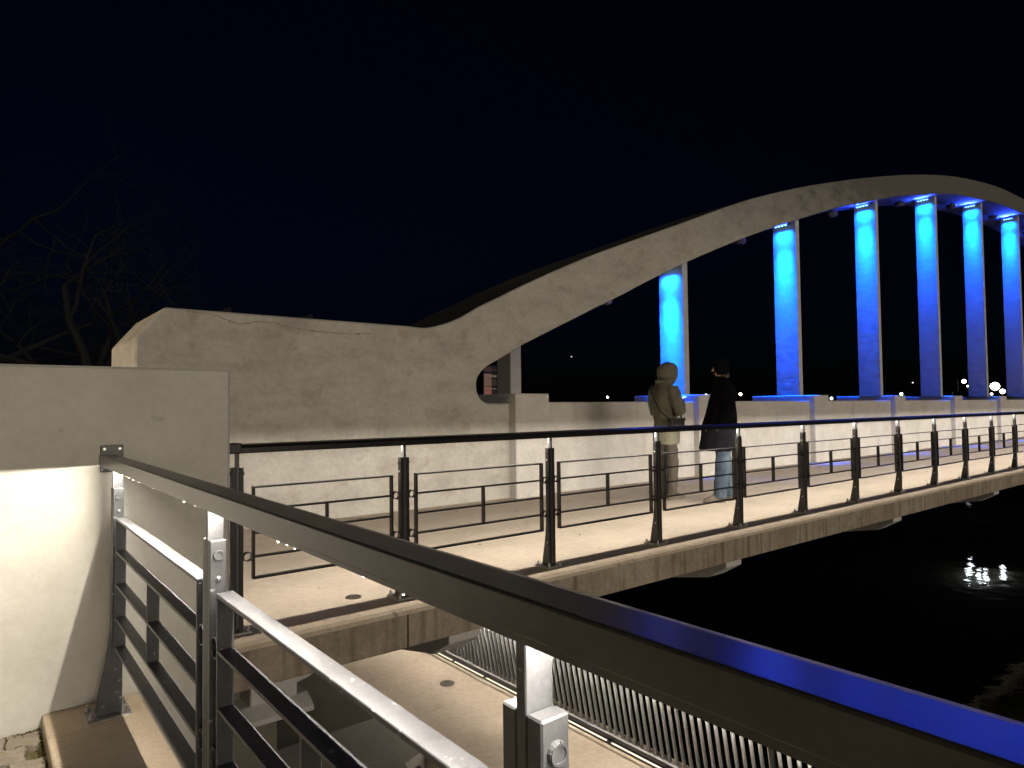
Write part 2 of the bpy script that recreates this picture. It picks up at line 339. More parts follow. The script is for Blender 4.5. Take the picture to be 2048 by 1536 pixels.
# blue-lit hanger columns, each with its lamp
blue_lens = MB().cyl((0, 0, 0), (0, 0, -.010), .020, .014, 10).mesh('lens', M['blue_lens'])
hous = MB().box(-.045, .045, -.20, .20, 0, .045).mesh('housing', M['fixture'], .008)
arm_m = MB().box(.045, .124, -.02, .02, .01, .035).mesh('mounting_arm', M['fixture'], .003)
ordn = ['nearest', 'second', 'third', 'fourth', 'fifth', 'sixth', 'seventh', 'eighth', 'ninth', 'tenth', 'last']
dome_m = MB().loft([(0, 0, -.10, .03, .03), (0, 0, -.095, .09, .09), (0, 0, -.06, .135, .135), (0, 0, 0, .15, .15), (0, 0, .04, .13, .13), (0, 0, .06, .05, .05)], 20).mesh('dome', M['dome'], smooth=True)
for k in range(11):
    X = 10.366+4.21*k; zt = max(bot(X), bot(X+.16))+.05
    put('hanger_column', MB().box(X, X+.156, 7.76, 8.32, 1.485, zt).mesh('hanger_column', M['column'], .010, 2), bridge)
    if k > 8: continue
    zl = bot(X)-.11
    t = empty('column_light', (X-.125, 8.05, zl), 0, 'blue LED spotlight at the head of the %s hanger column from the left' % ordn[k], 'spotlight', 'blue lights on the hanger columns')
    put('housing', hous, t); put('mounting_arm', arm_m, t)
    for q in range(4): put('lens', blue_lens, t, (0, -.12+.08*q, -.001))
    l, z = area('blue_lamp', None, (X-.125, 8.05, zl-.004), (.34, 0, -1), .03, .32, BLUE_W*.16, (.001, .075, 1), 74)
    orient(l, z, (1, 0, 0))
    l, z = area('blue_throw', None, (X-.165, 8.05, zl-.004), (.055, 0, -1), .03, .30, BLUE_W*.30, (.001, .088, 1), 30)
    orient(l, z, (1, 0, 0))
    l, z = area('soffit_fill', None, (X-.20, 8.04, zl-.03), (-.5, 0, .85), .03, .30, 150., (.02, .06, 1), 180)  # added fill lamp, stands in for blue light bounced onto the soffit
    orient(l, z, (1, 0, 0))
for k in range(7):
    X = 8.75+4.3*k; zb = bot(X)
    t = empty('arch_lamp', (X, 8.25, zb-.10), 0, 'unlit domed lamp hung under the arch %s' % (['left of the first blue column', 'between the first and second blue columns', 'between the second and third blue columns', 'between the third and fourth blue columns', 'between the fourth and fifth blue columns', 'right of the fifth blue column', 'right of the sixth blue column'][k]), 'lamp', 'domed lamps under the arch')
    put('dome', dome_m, t); put('hanger', MB().cyl((0, 0, .05), (0, 0, .22), .02, None, 8).mesh('hanger', M['fixture']), t)
    pts = []
    for q in range(9):
        xx = X + 3.9*q/8; pts.append((xx-X, .12, bot(xx)-.02-.05*math.sin(math.pi*q/8) - (zb-.10)))
    put('cable', MB().tube(pts, .012, 5).mesh('cable', M['fixture']), t)
# tapered brackets under the footway
br = [(2.60, .27), (5.93, .27), (9.90, .27), (14.1, .27), (18.3, .27), (22.5, .27), (26.7, .27), (30.9, .27), (35.1, .27)]
for x, wd in br:
    put('bracket', MB().prism([(3.975, -.2405), (3.975, -.350), (4.19, -.48), (4.9, -.62), (7.4, -.66), (7.4, -.2405)], 'x', x, x+wd).mesh('bracket', M['bracket'], .006), bridge)
# bearing wall where the deck meets the bank
put('bearing_block', MB().box(1.27, 1.545, 4.04, 8, -.43, -.2405).mesh('bearing_block', M['bracket'], .006), bridge)
put('bearing_ledge', MB().prism([(3.96, -.515), (3.96, -.485), (4.06, -.4305), (8, -.4305), (8, -.515)], 'x', 1.05, 1.62).mesh('bearing_ledge', M['bracket'], .005), bridge)
put('bearing_haunch', MB().prism([(2.02, -.2405), (1.95, -.2405), (1.80, -.32), (1.68, -.385), (1.5455, -.425), (1.5455, -.46), (1.70, -.425), (1.86, -.345)], 'y', 4.25, 8).mesh('bearing_haunch', M['bracket'], .003), bridge)
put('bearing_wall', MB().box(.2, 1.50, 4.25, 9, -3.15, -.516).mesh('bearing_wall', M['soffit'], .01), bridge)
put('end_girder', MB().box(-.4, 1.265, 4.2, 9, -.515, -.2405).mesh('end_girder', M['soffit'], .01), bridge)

fp = put('portal_pier', MB().box(13.58, 14.03, 17.0, 17.74, -.3, 3.75).mesh('portal_pier', M['parapet'], .02))
tag(fp, 'tall pale pier across the road seen through the rounded opening of the arch', 'pier')

# ------------------------------------------------------------------ railing kit
def bar_poly():
    return [(-.020, .016), (.074, .016), (.060, .10), (.040, .20), (.028, .28), (.020, .36), (.020, .962), (-.020, .962)]
def kit(metal, barm):
    K = {}
    K['bar'] = MB().prism(bar_poly(), 'x', .0088, .034).mesh('post_bar', barm, .0022)
    K['bar2'] = MB().prism(bar_poly(), 'x', -.034, -.0088).mesh('post_bar', barm, .0022)
    K['blade'] = MB().box(-.0085, .0085, -.020, .020, .03, 1.052).mesh('blade', M['silver'], .0015)
    K['plate'] = MB().box(-.075, .075, -.052, .112, 0, .016).mesh('base_plate', M['zinc'], .003)
    K['bolt'] = MB().cyl((0, 0, .016), (0, 0, .028), .013, None, 6).cyl((0, 0, .028), (0, 0, .044), .0075, None, 8).mesh('anchor_bolt', M['bolt'], .0015)
    K['disc'] = MB().cyl((0, 0, 0), (.0045, 0, 0), .0135, .0125, 18).ring((.0045, 0, 0), (.0065, 0, 0), .012, .009, 18).mesh('disc_bolt', barm)
    K['stud'] = MB().cyl((0, 0, 0), (.003, 0, 0), .0078, .0078, 12).cyl((.003, 0, 0), (.007, 0, 0), .0074, .003, 12).mesh('stud', M['bolt'])
    K['ring'] = MB().ring((0, -.017, 0), (0, .017, 0), .0275, .0235, 20).mesh('spacer_ring', barm, 0, 1, True)
    return K
def railing(name, label, loc, rz, posts, panels, u0, u1, metal, barm, led_v, gap=.09, led=True, group=None, hb=1.0446, rail_m=None, watts=LED_W):
    rail_m = rail_m or M['rail']
    root = empty(name, loc, rz, label, 'railing', group)
    K = kit(metal, barm)
    hr = MB().prism([(-.05, hb+.0054), (.05, hb+.0054), (.05, 1.098), (-.018, 1.0925), (-.036, 1.088), (-.05, 1.078)], 'x', u0, u1).mesh('handrail', rail_m, .0035, 2); put('handrail', hr, root); put('cutoff_lip', MB().box(u0, u1, .0425, .0495, hb, hb+.0135).mesh('cutoff_lip', rail_m), root); put('cutoff_lip', MB().box(u0, u1, -.0495, -.0425, hb, hb+.0135).mesh('cutoff_lip', rail_m), root)  # lips added to cut the LED light off level and hide its glow
    put('led_strip', MB().box(u0+.03, u1-.03, led_v-.006, led_v+.006, hb+.0037, hb+.0058).mesh('led_strip', M['led']), root)
    rot = Matrix.Rotation(rz, 3, 'Z')
    for u in posts:
        p = put('post', K['bar'], root, (u, 0, 0)); put('post_bar', K['bar2'], p); put('blade', K['blade'], p); put('base_plate', K['plate'], p)
        for bx, by in ((-.055, -.036), (.055, -.036), (-.055, .095), (.055, .095)): put('anchor_bolt', K['bolt'], p, (bx, by, 0))
        for sg in (1, -1):
            for z, kd in ((.925, 'disc'), (.865, 'stud'), (.20, 'stud')):
                put('disc_bolt' if kd == 'disc' else 'stud', K[kd], p, (.034*sg, 0 if z > .5 else .004, z), (0, 0, 0 if sg > 0 else math.pi))
    meshes = {}
    for a, b in panels:
        L = round(b-a-2*gap, 4)
        if L not in meshes:
            t = .011; q = {}
            q['f'] = MB().box(0, L, -.02, .02, .845-t, .845).box(0, L, -.02, .02, .300, .300+t).box(0, t, -.0198, .0198, .300+t, .845-t).box(L-t, L, -.0198, .0198, .300+t, .845-t).mesh('panel_frame', barm, .0014)
            q['s'] = MB().box(t, L-t, -.0196, .0196, -.0046, .0046).mesh('slat', barm, .001)
            q['u0'] = MB().box(L/2-.005, L/2+.005, -.0194, .0194, .434, .563).mesh('upright', barm, .001)
            q['u1'] = MB().box(L/2-.005, L/2+.005, -.0194, .0194, .571, .701).mesh('upright', barm, .001)
            meshes[L] = q
        q = meshes[L]
        f = put('panel_frame', q['f'], root, (a+gap, 0, 0))
        for z in (.705, .567, .430): put('slat', q['s'], f, (0, 0, z))
        put('upright', q['u0'], f); put('upright', q['u1'], f)
        for z in (.705, .435):
            put('spacer_ring', K['ring'], f, (-.0282, 0, z)); put('spacer_ring', K['ring'], f, (L+.0282, 0, z))
    ps = sorted(set([u0+.04] + [u for u in posts if u0 < u < u1] + [u1-.04]))
    for a, b in zip(ps, ps[1:]):
        if b-a < .15: continue
        c = rot @ Vector(((a+b)/2, led_v, hb+.0022)) + Vector(loc)
        for dz, fr in ((-1, .22), (-.25, .78)):
            l, z = area('led_lamp', None, c, rot @ Vector((0, 1, dz)), b-a-.03, .006, watts*fr*(b-a-.03), LED_COL)
            orient(l, z, rot @ Vector((1, 0, 0)))
    return root

bx0, bs = .957, 1.3515
posts = [bx0+.18*bs] + [bx0+k*bs for k in range(1, 26)]
railing('bridge_railing', 'long dark steel railing with lit handrail along the edge of the bridge footway', (0, 4.083, 0), 0, posts, list(zip(posts, posts[1:])), 1.02, posts[-1]+.1, M['metal'], M['metal'], .0, rail_m=M['black_rail'])
sleeve = MB().box(-.0, .20, -.053, .053, 1.046, 1.105).mesh('end_sleeve', M['black_rail'], .006, 2)
np_ = [.571-1.264, .571, 1.835, 3.343]
nr = railing('promenade_railing', 'close dark steel railing crossing the foreground and bolted to the pale wall', (.485, 0, .006), math.pi/2, np_, list(zip(np_, np_[1:])), -2.2, 3.505, M['silver'], M['silver'], -.031, hb=1.0515, watts=30.)
for o in bpy.data.objects:
    if o.name == 'bridge_railing': put('end_sleeve', sleeve, o, (1.015, 0, 0))
fl = put('wall_flange', MB().box(3.500, 3.512, -.045, .045, 1.02, 1.14).mesh('wall_flange', M['black_rail'], .002), nr)
for s in (-.030, .030): put('flange_bolt', MB().cyl((3.500, s, 1.123), (3.494, s, 1.123), .008, .006, 10).mesh('flange_bolt', M['bolt']), fl)

dm = MB(); rn = random.Random(3)
for i in range(70):
    u = rn.uniform(1.3, 16); r = rn.uniform(.0025, .0055)
    dm.loft([(u, 4.083-.046, 1.0446-r*1.9, r*.3, r*.3), (u, 4.083-.046, 1.0446-r*1.2, r, r), (u, 4.083-.046, 1.0446-.0004, r*.6, r*.6)], 7)
for i in range(14):
    u = rn.uniform(.2, 3.3); r = rn.uniform(.002, .004)
    dm.loft([(.439, u, 1.0575-r*1.9, r*.3, r*.3), (.439, u, 1.0575-r*1.2, r, r), (.439, u, 1.0575-.0004, r*.6, r*.6)], 7)
tag(put('water_drops', dm.mesh('water_drops', mat('drop', (.85, .85, .85), .1), smooth=True)), kind='stuff')
lm = MB()
for i in range(60):
    px, py = rn.uniform(1.2, 15), rn.uniform(4.3, 7.45); a = rn.uniform(0, 6.28); r = rn.uniform(.012, .035)
    if rn.random() < .5: py = 7.42-abs(rn.gauss(0, .06))
    c, q = math.cos(a)*r, math.sin(a)*r
    lm.add([(px-c, py-q, .003), (px+q*.4, py-c*.4, .007), (px+c, py+q, .004), (px-q*.4, py+c*.4, .009)], [(0, 1, 2, 3)])
tag(put('fallen_leaves', lm.mesh('fallen_leaves', mat('leaf', (.16, .10, .045), .9))), kind='stuff')

# ------------------------------------------------------------------ lower riverside path
tag(put('lower_path', MB().prism([(4.16, -2.60), (5.655, -2.60), (5.655, -3.5), (4.16, -3.5)], 'y', -8, 16).mesh('lower_path', M['path'])), kind='structure')
tag(put('path_kerb', MB().prism([(5.655, -2.585), (5.665, -2.567), (6.02, -2.567), (6.02, -3.5), (5.655, -3.5)], 'y', -8, 16).mesh('path_kerb', M['edge'], .006)), kind='structure')
arc = [(4.16, 7.02)] + [(4.16-.30*(1-math.cos(a)), 6.98-.30*math.sin(a)) for a in [R(q) for q in (10, 25, 40, 55, 70, 80)]] + [(3.74, 6.62), (3.66, 6.3), (3.60, 2), (3.6, -4), (1.2, -4), (1.2, 7.82), (4.16, 7.82)]
tag(put('bank_paving', MB().prism(arc, 'z', -3.15, -2.607).mesh('bank_paving', M['grey_ground'])), kind='structure')

tag(put('shaded_bank', MB().box(1.0, 4.155, 7.83, 16, -3.4, -2.66).mesh('shaded_bank', M['shade_ground'])), kind='structure')  # darker ground block, the deck's cast shadow put into its colour

def lower_rail(name, label, x, y0, y1, lean, n_lamp, zb=-2.565, H=.97):
    root = empty(name, (x, y0, zb), 0, label, 'railing', 'leaning railings of the lower path')
    L = y1-y0
    def slab(n, u0, u1, va, vb, za, zb, m=M['metal']):
        sh = lambda z: -lean*z
        p = [(va+sh(za), za), (vb+sh(za), za), (vb+sh(zb), zb), (va+sh(zb), zb)]
        return put(n, MB().prism(p, 'y', u0, u1).mesh(n, m, .003), root)
    slab('handrail', 0, L, -.060, .035, H-.045, H)
    slab('bottom_rail', 0, L, -.050, .034, .045, .094); slab('rail_cap', 0, L, -.048, .032, .0945, .0985, M['bar_grey']); slab('toe_rail', 0, L, -.098, .034, .0005, .020)
    bm_ = MB().prism([(-.020-lean*.10, .10), (.020-lean*.10, .10), (.020-lean*(H-.045), H-.045), (-.020-lean*(H-.045), H-.045)], 'y', -.009, .009).mesh('baluster', M['bar_grey'], .0015)
    n = int(L/.094)
    for i in range(n): put('baluster', bm_, root, (0, .05+i*.094, 0))
    for u in ((1.15, 8.0) if L > 7 else (.5, 5.)):
        pm = MB().prism([(-.03, -.02), (.03, -.02), (.03-lean*H, H-.05), (-.03-lean*H, H-.05)], 'y', u-.018, u+.018).mesh('post', M['metal'], .003); put('post', pm, root)
    for i in range(n_lamp):
        s = L/n_lamp
        l, z = area('path_lamp', None, (x-lean*H-.045, y0+s*(i+.5), zb+H-.05), (-.1, 0, -1), s-.1, .008, 7.5*(s-.1), LED_COL); orient(l, z, (0, 1, 0))
    u = .06
    while u < L-.8 and H > .6:
        put('kerb_light', MB().box(-.088, -.066, u, u+.72, .0202, .027).mesh('kerb_light', M['kerb_led']), root); u += .80
    put('led_strip', MB().box(-lean*H-.050, -lean*H-.040, .05, L-.05, H-.0485, H-.0455).mesh('led_strip', M['led']), root)
    return root
lower_rail('riverside_railing', 'dark leaning baluster railing on the river side of the lower path', 5.79, 2.2, 10.5, .20, 4)
lower_rail('bankside_railing', 'dark leaning baluster railing on the bank side of the lower path', 3.98, 0.6, 6.85, .10, 3, -3.19, .46)

def drain(loc, r, label):
    t = empty('drain_cover', loc, 0, label, 'drain', 'round drain covers')
    put('dish', MB().cyl((0, 0, .0005), (0, 0, .002), r*.93, None, 24).mesh('dish', M['dark_hole']), t)
    put('rim', MB().ring((0, 0, .0005), (0, 0, .006), r, r*.84, 28).mesh('rim', M['iron']), t)
    for i in range(5):
        yy = (-2+i)*r*.32; hw = math.sqrt(max(0, (r*.84)**2-yy*yy))
        put('grate_bar', MB().box(-hw, hw, yy-r*.075, yy+r*.075, .002, .0055).mesh('grate_bar', M['iron']), t)
drain((2.05, 4.33, 0), .055, 'small round drain set in the lit bridge footway')
drain((5.26, 8.10, -2.60), .105, 'round slotted drain in the floor of the lower path')

# lamps under the bridge whose light only shows as sparkle on the water
ln = MB().loft([(0, 0, 0, .06, .06), (0, 0, -.04, .085, .085), (0, 0, -.08, .07, .07), (0, 0, -.10, .02, .02)], 14).mesh('lamp_bowl', glow('bulkhead_white', (.86, .95, 1), 24.), smooth=True)
for i, (x, y_, r) in enumerate([(30.2, 9.45, 0), (30.2, 9.1, 0), (30.1, 8.85, 0), (31.4, 9.75, 0), (31.6, 8.72, 0), (31.3, 8.62, 0)]):
    t = tag(put('soffit_lamp', MB().cyl((0, 0, .16), (0, 0, -.01), .05, None, 10).mesh('stem', M['fixture']), None, (x, y_, -1.0)),
            'white lamp under the bridge deck, mirrored %s' % ['leftmost as sparkles in the river', 'second from left in the river', 'third from left in the river', 'farthest left in the river', 'farthest right in the river', 'rightmost near sparkle in the river'][i], 'lamp', 'lamps under the bridge deck')
    put('lamp_bowl', ln, t)

# ------------------------------------------------------------------ people
def skin_body(name, joints, edges, radii, m, parent, sub=2):
    me = bpy.data.meshes.new(name); me.from_pydata(joints, edges, []); o = bpy.data.objects.new('tmp', me); COL.objects.link(o)
    md = o.modifiers.new('s', 'SKIN'); sd = o.modifiers.new('d', 'SUBSURF'); sd.levels = sub; sd.render_levels = sub
    for v, r in zip(me.skin_vertices[0].data, radii): v.radius = (r, r) if not isinstance(r, tuple) else r
    me.skin_vertices[0].data[0].use_root = True
    dg = bpy.context.evaluated_depsgraph_get(); ev = bpy.data.meshes.new_from_object(o.evaluated_get(dg)); ev.name = name
    bpy.data.objects.remove(o)
    for p in ev.polygons: p.use_smooth = True
    ev.materials.clear(); ev.materials.append(m)
    return put(name, ev, parent)
M['skin'] = surf('skin', [(.3, (.50, .30, .22)), (.7, (.58, .36, .27))], 20, .55, .05, 200)
M['olive'] = surf('olive_parka', [(.3, (.125, .118, .082)), (.52, (.17, .16, .115)), (.75, (.205, .195, .145))], 7, .85, .35, 60)
M['brown'] = surf('brown_trousers', [(.3, (.06, .048, .038)), (.7, (.10, .085, .07))], 9, .9, .35, 70)
M['black'] = surf('black_coat', [(.3, (.004, .004, .005)), (.7, (.007, .007, .009))], 9, .97, .3, 70, spec=.08, rvar=.02)
M['jeans'] = surf('blue_jeans', [(.3, (.018, .030, .046)), (.5, (.040, .060, .085)), (.75, (.085, .11, .135))], 6, .9, .4, 90)
M['shoe'] = surf('tan_shoe', [(.3, (.10, .085, .065)), (.7, (.17, .145, .115))], 14, .8, .2, 90)
M['bag'] = surf('black_bag', [(.3, (.022, .020, .018)), (.7, (.045, .04, .036))], 14, .6, .2, 90)

def person_body(par, hipz, footR, footL, wristR, wristL, elbR, elbL, lean=0., headx=0., knx=None):
    J = [(0, 0, hipz), (lean*.4, 0, 1.18), (lean*.8, 0, 1.40), (lean, 0, 1.53), (lean+headx*.5, 0, 1.63), (lean+headx, 0, 1.74), (lean+headx+.012, 0, 1.84)]
    Rr = [(.13, .16), (.12, .15), (.125, .165), (.07, .10), (.052, .052), (.075, .085), (.075, .085)]
    E = [(0, 1), (1, 2), (2, 3), (3, 4), (4, 5), (5, 6)]
    def add(p, r, prev):
        J.append(p); Rr.append(r); E.append((prev, len(J)-1)); return len(J)-1
    for sg, ft, wr, el in ((-1, footR, wristR, elbR), (1, footL, wristL, elbL)):
        h = add((0, sg*.080, hipz-.06), .060, 0)
        k = add(((ft[0])*.5+.02 if knx is None else knx[0 if sg < 0 else 1], sg*.1*.5+ft[1]*.5, .53), .058, h)
        a = add((ft[0]-.03, ft[1], .11), .042, k)
        add((ft[0]+.08, ft[1], .05), .040, a)
        s = add((lean, sg*.150, 1.50), .050, 3)
        e = add(el, .043, s); wv = add(wr, .028, e)
        d = (Vector(wr)-Vector(el)).normalized(); side = Vector((0, 0, 1)).cross(d).normalized()*sg
        pl = Vector(wr)+d*.07; pm = add(tuple(pl), (.020, .034), wv)
        for q, ln_ in ((-1.5, .055), (-.5, .07), (.5, .075), (1.5, .065)):
            b0 = add(tuple(pl+side*.016*q+d*.02), .009, pm); b1 = add(tuple(pl+side*.016*q+d*(.02+ln_*.5)+Vector((0, 0, .012))), .008, b0)
            add(tuple(pl+side*.014*q+d*(.02+ln_*.6)+Vector((0, 0, .035))), .007, b1)
        th = Vector(wr)+d*.025-side*.03; t0 = add(tuple(th), .010, wv); add(tuple(th+d*.04-side*.012+Vector((0, 0, .02))), .008, t0)
    skin_body('body', J, E, Rr, M['skin'], par)
def shoe(par, ft, m=None):
    x, y_ = ft
    put('shoe', MB().loft([(x+.035, y_, .0, .145, .050), (x+.035, y_, .02, .150, .054), (x+.03, y_, .05, .138, .050), (x-.0, y_, .085, .092, .046), (x-.035, y_, .115, .055, .044)], 18, True).mesh('shoe', m or M['shoe'], smooth=True), par)
def leg(par, m, hip, knee, ank, r):
    pts = []; rad = []
    for i in range(11):
        t = i/10
        p = Vector(hip).lerp(Vector(knee), t*2) if t < .5 else Vector(knee).lerp(Vector(ank), t*2-1)
        pts.append(p); rad.append((r[0]+(r[1]-r[0])*t*2 if t < .5 else r[1]+(r[2]-r[1])*(t*2-1))*(1+.07*math.sin(i*2.6)+(.08 if i == 9 else 0)))
    return pts, rad

PZ = R(-38.72)
# person in the hooded parka, looking at a phone
A = empty('person', (7.55, 5.979, 0), PZ+R(28), 'hooded person in an olive parka and brown trousers looking at a glowing phone', 'person')
fR, fL = (.03, -.105), (.05, .10)
person_body(A, .98, fR, fL, (.20, -.10, 1.30), (.22, .10, 1.31), (.02, -.25, 1.22), (.03, .25, 1.22), -.02, .05)
tr = MB()
for ft, sg in ((fR, -1), (fL, 1)):
    pts, rad = leg(A, None, (0, sg*.075, .90), (.03, sg*.095, .52), (ft[0]-.03, ft[1], .07), (.088, .078, .064)); tr.tube(pts, rad, 14)
put('trousers', tr.mesh('trousers', M['brown'], smooth=True), A)
for ft in (fR, fL): shoe(A, ft, M['olive'] if False else M['shoe'])
put('parka', MB().loft([(-.005, 0, .765, .158, .192), (-.005, 0, .80, .162, .198), (-.005, 0, .95, .158, .190), (-.01, 0, 1.07, .142, .178), (-.02, 0, 1.20, .150, .186), (-.025, 0, 1.36, .158, .200), (-.03, 0, 1.48, .150, .215), (-.03, 0, 1.55, .125, .185), (-.025, 0, 1.61, .105, .125), (-.01, 0, 1.66, .095, .095)], 36, True, .16, 3).mesh('parka', M['olive'], smooth=True), A)
sl_ = MB()
for sg in (-1, 1):
    el = Vector((.02, sg*.262, 1.21)); sh = Vector((-.03, sg*.175, 1.53)); wr = Vector((.20, sg*.10, 1.295))
    pts = [sh, sh.lerp(el, .3)+Vector((-.01, sg*.02, 0)), sh.lerp(el, .65)+Vector((-.01, sg*.015, 0)), el, el.lerp(wr, .35)+Vector((0, 0, -.01)), el.lerp(wr, .7), wr]
    sl_.tube(pts, [.085, .090, .082, .080, .074, .062, .054], 14)
put('sleeves', sl_.mesh('sleeves', M['olive'], smooth=True), A)
hd = MB(); n = 24; rows = []
for i in range(11):                      # hood: an ovoid shell, open at the front, with a rolled rim
    th = R(18+i*12.5)
    row = []
    for k in range(n):
        a = 2*math.pi*k/n; v = Vector((-math.cos(th)*.165, math.sin(th)*math.cos(a)*.118, math.sin(th)*math.sin(a)*(.150 if math.sin(a) > 0 else .175)))
        v *= 1 + .12*noise.noise(v*11); v.x += .035*max(0, math.sin(a))*max(0, -math.cos(th)+.2)
        row.append((v.x+.045, v.y, v.z+1.765-.06*(v.x+.1)))
    rows.append(row)
hv = [v for r in rows for v in r]; hf = [(i*n+k, i*n+(k+1) % n, (i+1)*n+(k+1) % n, (i+1)*n+k) for i in range(10) for k in range(n)]
hf.append(tuple(range(n)))
inn = [(x*.93+.004, y_*.92, (z-1.765)*.92+1.765) for x, y_, z in rows[-1]]
o0 = len(hv); hv += inn; hf += [(10*n+k, 10*n+(k+1) % n, o0+(k+1) % n, o0+k) for k in range(n)]
hd.add(hv, hf); hd.tube([(-.02+.10*math.cos(a), .105*math.sin(a), 1.645+.012*math.cos(a)) for a in [2*math.pi*q/18 for q in range(19)]], .030, 8)
put('hood', hd.mesh('hood', M['olive'], smooth=True), A)
def face(par, x, z):
    put('nose', MB().loft([(x+.012, 0, z-.02, .022, .016), (x+.006, 0, z+.005, .016, .012), (x-.006, 0, z+.04, .010, .009)], 10).mesh('nose', M['skin'], smooth=True), par)
    dk = mat('eye_dark', (.02, .015, .012), .3); e = MB(); e.cyl((x-.008, -.032, z+.035), (x+.002, -.032, z+.035), .011, .008, 10); e.cyl((x-.008, .032, z+.035), (x+.002, .032, z+.035), .011, .008, 10)
    put('eyes', e.mesh('eyes', dk), par)
    put('mouth', MB().box(x-.012, x+.003, -.024, .024, z-.058, z-.050).mesh('mouth', mat('lips', (.32, .12, .10), .5), .002), par)
face(A, .125, 1.76)
# phone and bag of this person
def own(o, x, y_, z, rz=0.):
    m_ = Matrix.Translation((7.55, 5.979, 0)) @ Matrix.Rotation(PZ+R(28), 4, 'Z') @ Matrix.Translation((x, y_, z)); o.location = m_.to_translation(); o.rotation_euler = (0, rz, PZ+R(28))
ph = put('phone', MB().box(-.075, .075, -.037, .037, -.004, .004).mesh('phone', M['fixture'], .003)); own(ph, .295, 0, 1.395, R(-14))
tag(ph, 'glowing smartphone held by the hooded person in the parka', 'phone')
put('screen', MB().box(-.070, .070, -.033, .033, .0042, .0055).mesh('screen', glow('phone_screen', (.75, .95, 1), 3.)), ph)
bag = empty('shoulder_bag', label='dark shoulder bag hanging at the hip of the hooded person', cat='bag'); own(bag, -.02, -.02, 0)
put('pouch', MB().box(-.14, .12, -.265, -.18, .955, 1.11).mesh('pouch', M['bag'], .03, 3, True), bag)
put('pocket', MB().box(-.10, .08, -.285, -.262, .97, 1.05).mesh('pocket', M['bag'], .010, 2, True), bag)
put('flap', MB().box(-.142, .122, -.272, -.178, 1.085, 1.122).mesh('flap', M['bag'], .012, 2, True), bag)
put('strap', MB().tube([(-.10, -.20, 1.10), (-.19, -.10, 1.22), (-.205, -.02, 1.36), (-.19, .07, 1.48), (-.14, .135, 1.57), (-.03, .15, 1.60), (.09, .10, 1.52), (.155, 0, 1.35), (.15, -.12, 1.20), (.10, -.21, 1.10)], .012, 6).mesh('strap', M['bag']), bag)

# person in the long black coat, facing the first
B = empty('person', (7.83, 5.309, 0), PZ+R(180), 'person in a long black coat and blue jeans facing the hooded person', 'person')
gR, gL = (-.10, .09), (.10, -.07)
person_body(B, .98, (-.10, -.09), (.07, .09), (.04, -.15, 1.02), (.04, .15, 1.02), (-.06, -.22, 1.24), (-.06, .22, 1.24), -.06, .03, (-.09, 0))
tr = MB()
for hp_, kn, an in (((-.05, -.085, .90), (-.09, -.09, .52), (-.13, -.09, .07)), ((-.03, .085, .90), (.0, .10, .53), (.04, .09, .07))):
    pts, rad = leg(B, None, hp_, kn, an, (.100, .095, .084)); tr.tube(pts, rad, 14)
put('jeans', tr.mesh('jeans', M['jeans'], smooth=True), B)
shoe(B, (-.08, -.09)); shoe(B, (.08, .09))
put('coat', MB().loft([(.022, 0, .69, .248, .236), (.024, 0, .72, .254, .240), (.008, 0, .85, .242, .236), (.004, 0, 1.0, .228, .228), (-.02, 0, 1.18, .195, .215), (-.045, 0, 1.36, .170, .215), (-.06, 0, 1.49, .145, .21), (-.06, 0, 1.56, .12, .18), (-.05, 0, 1.62, .09, .11), (-.04, 0, 1.68, .075, .08)], 36, True, .12, 9).mesh('coat', M['black'], smooth=True), B)
sl_ = MB()
for sg in (-1, 1):
    el = Vector((-.07, sg*.26, 1.25)); sh = Vector((-.06, sg*.175, 1.53)); wr = Vector((.05, sg*.205, 1.0))
    sl_.tube([sh, sh.lerp(el, .35), sh.lerp(el, .7), el, el.lerp(wr, .4), el.lerp(wr, .75), wr], [.082, .086, .078, .074, .068, .060, .054], 14)
put('sleeves', sl_.mesh('sleeves', M['black'], smooth=True), B)
cap = MB().loft([(-.055, 0, 1.70, .085, .098), (-.05, 0, 1.76, .102, .102), (-.035, 0, 1.83, .110, .104), (-.035, 0, 1.88, .098, .094), (-.035, 0, 1.915, .065, .062), (-.035, 0, 1.93, .02, .02)], 22).mesh('hat', M['black'], smooth=True)
put('hat', cap, B)
put('hair', MB().loft([(-.07, 0, 1.66, .07, .085), (-.07, 0, 1.72, .075, .094), (-.06, 0, 1.765, .07, .09)], 16).mesh('hair', mat('hair', (.10, .065, .035), .7), smooth=True), B)
face(B, .062, 1.77)

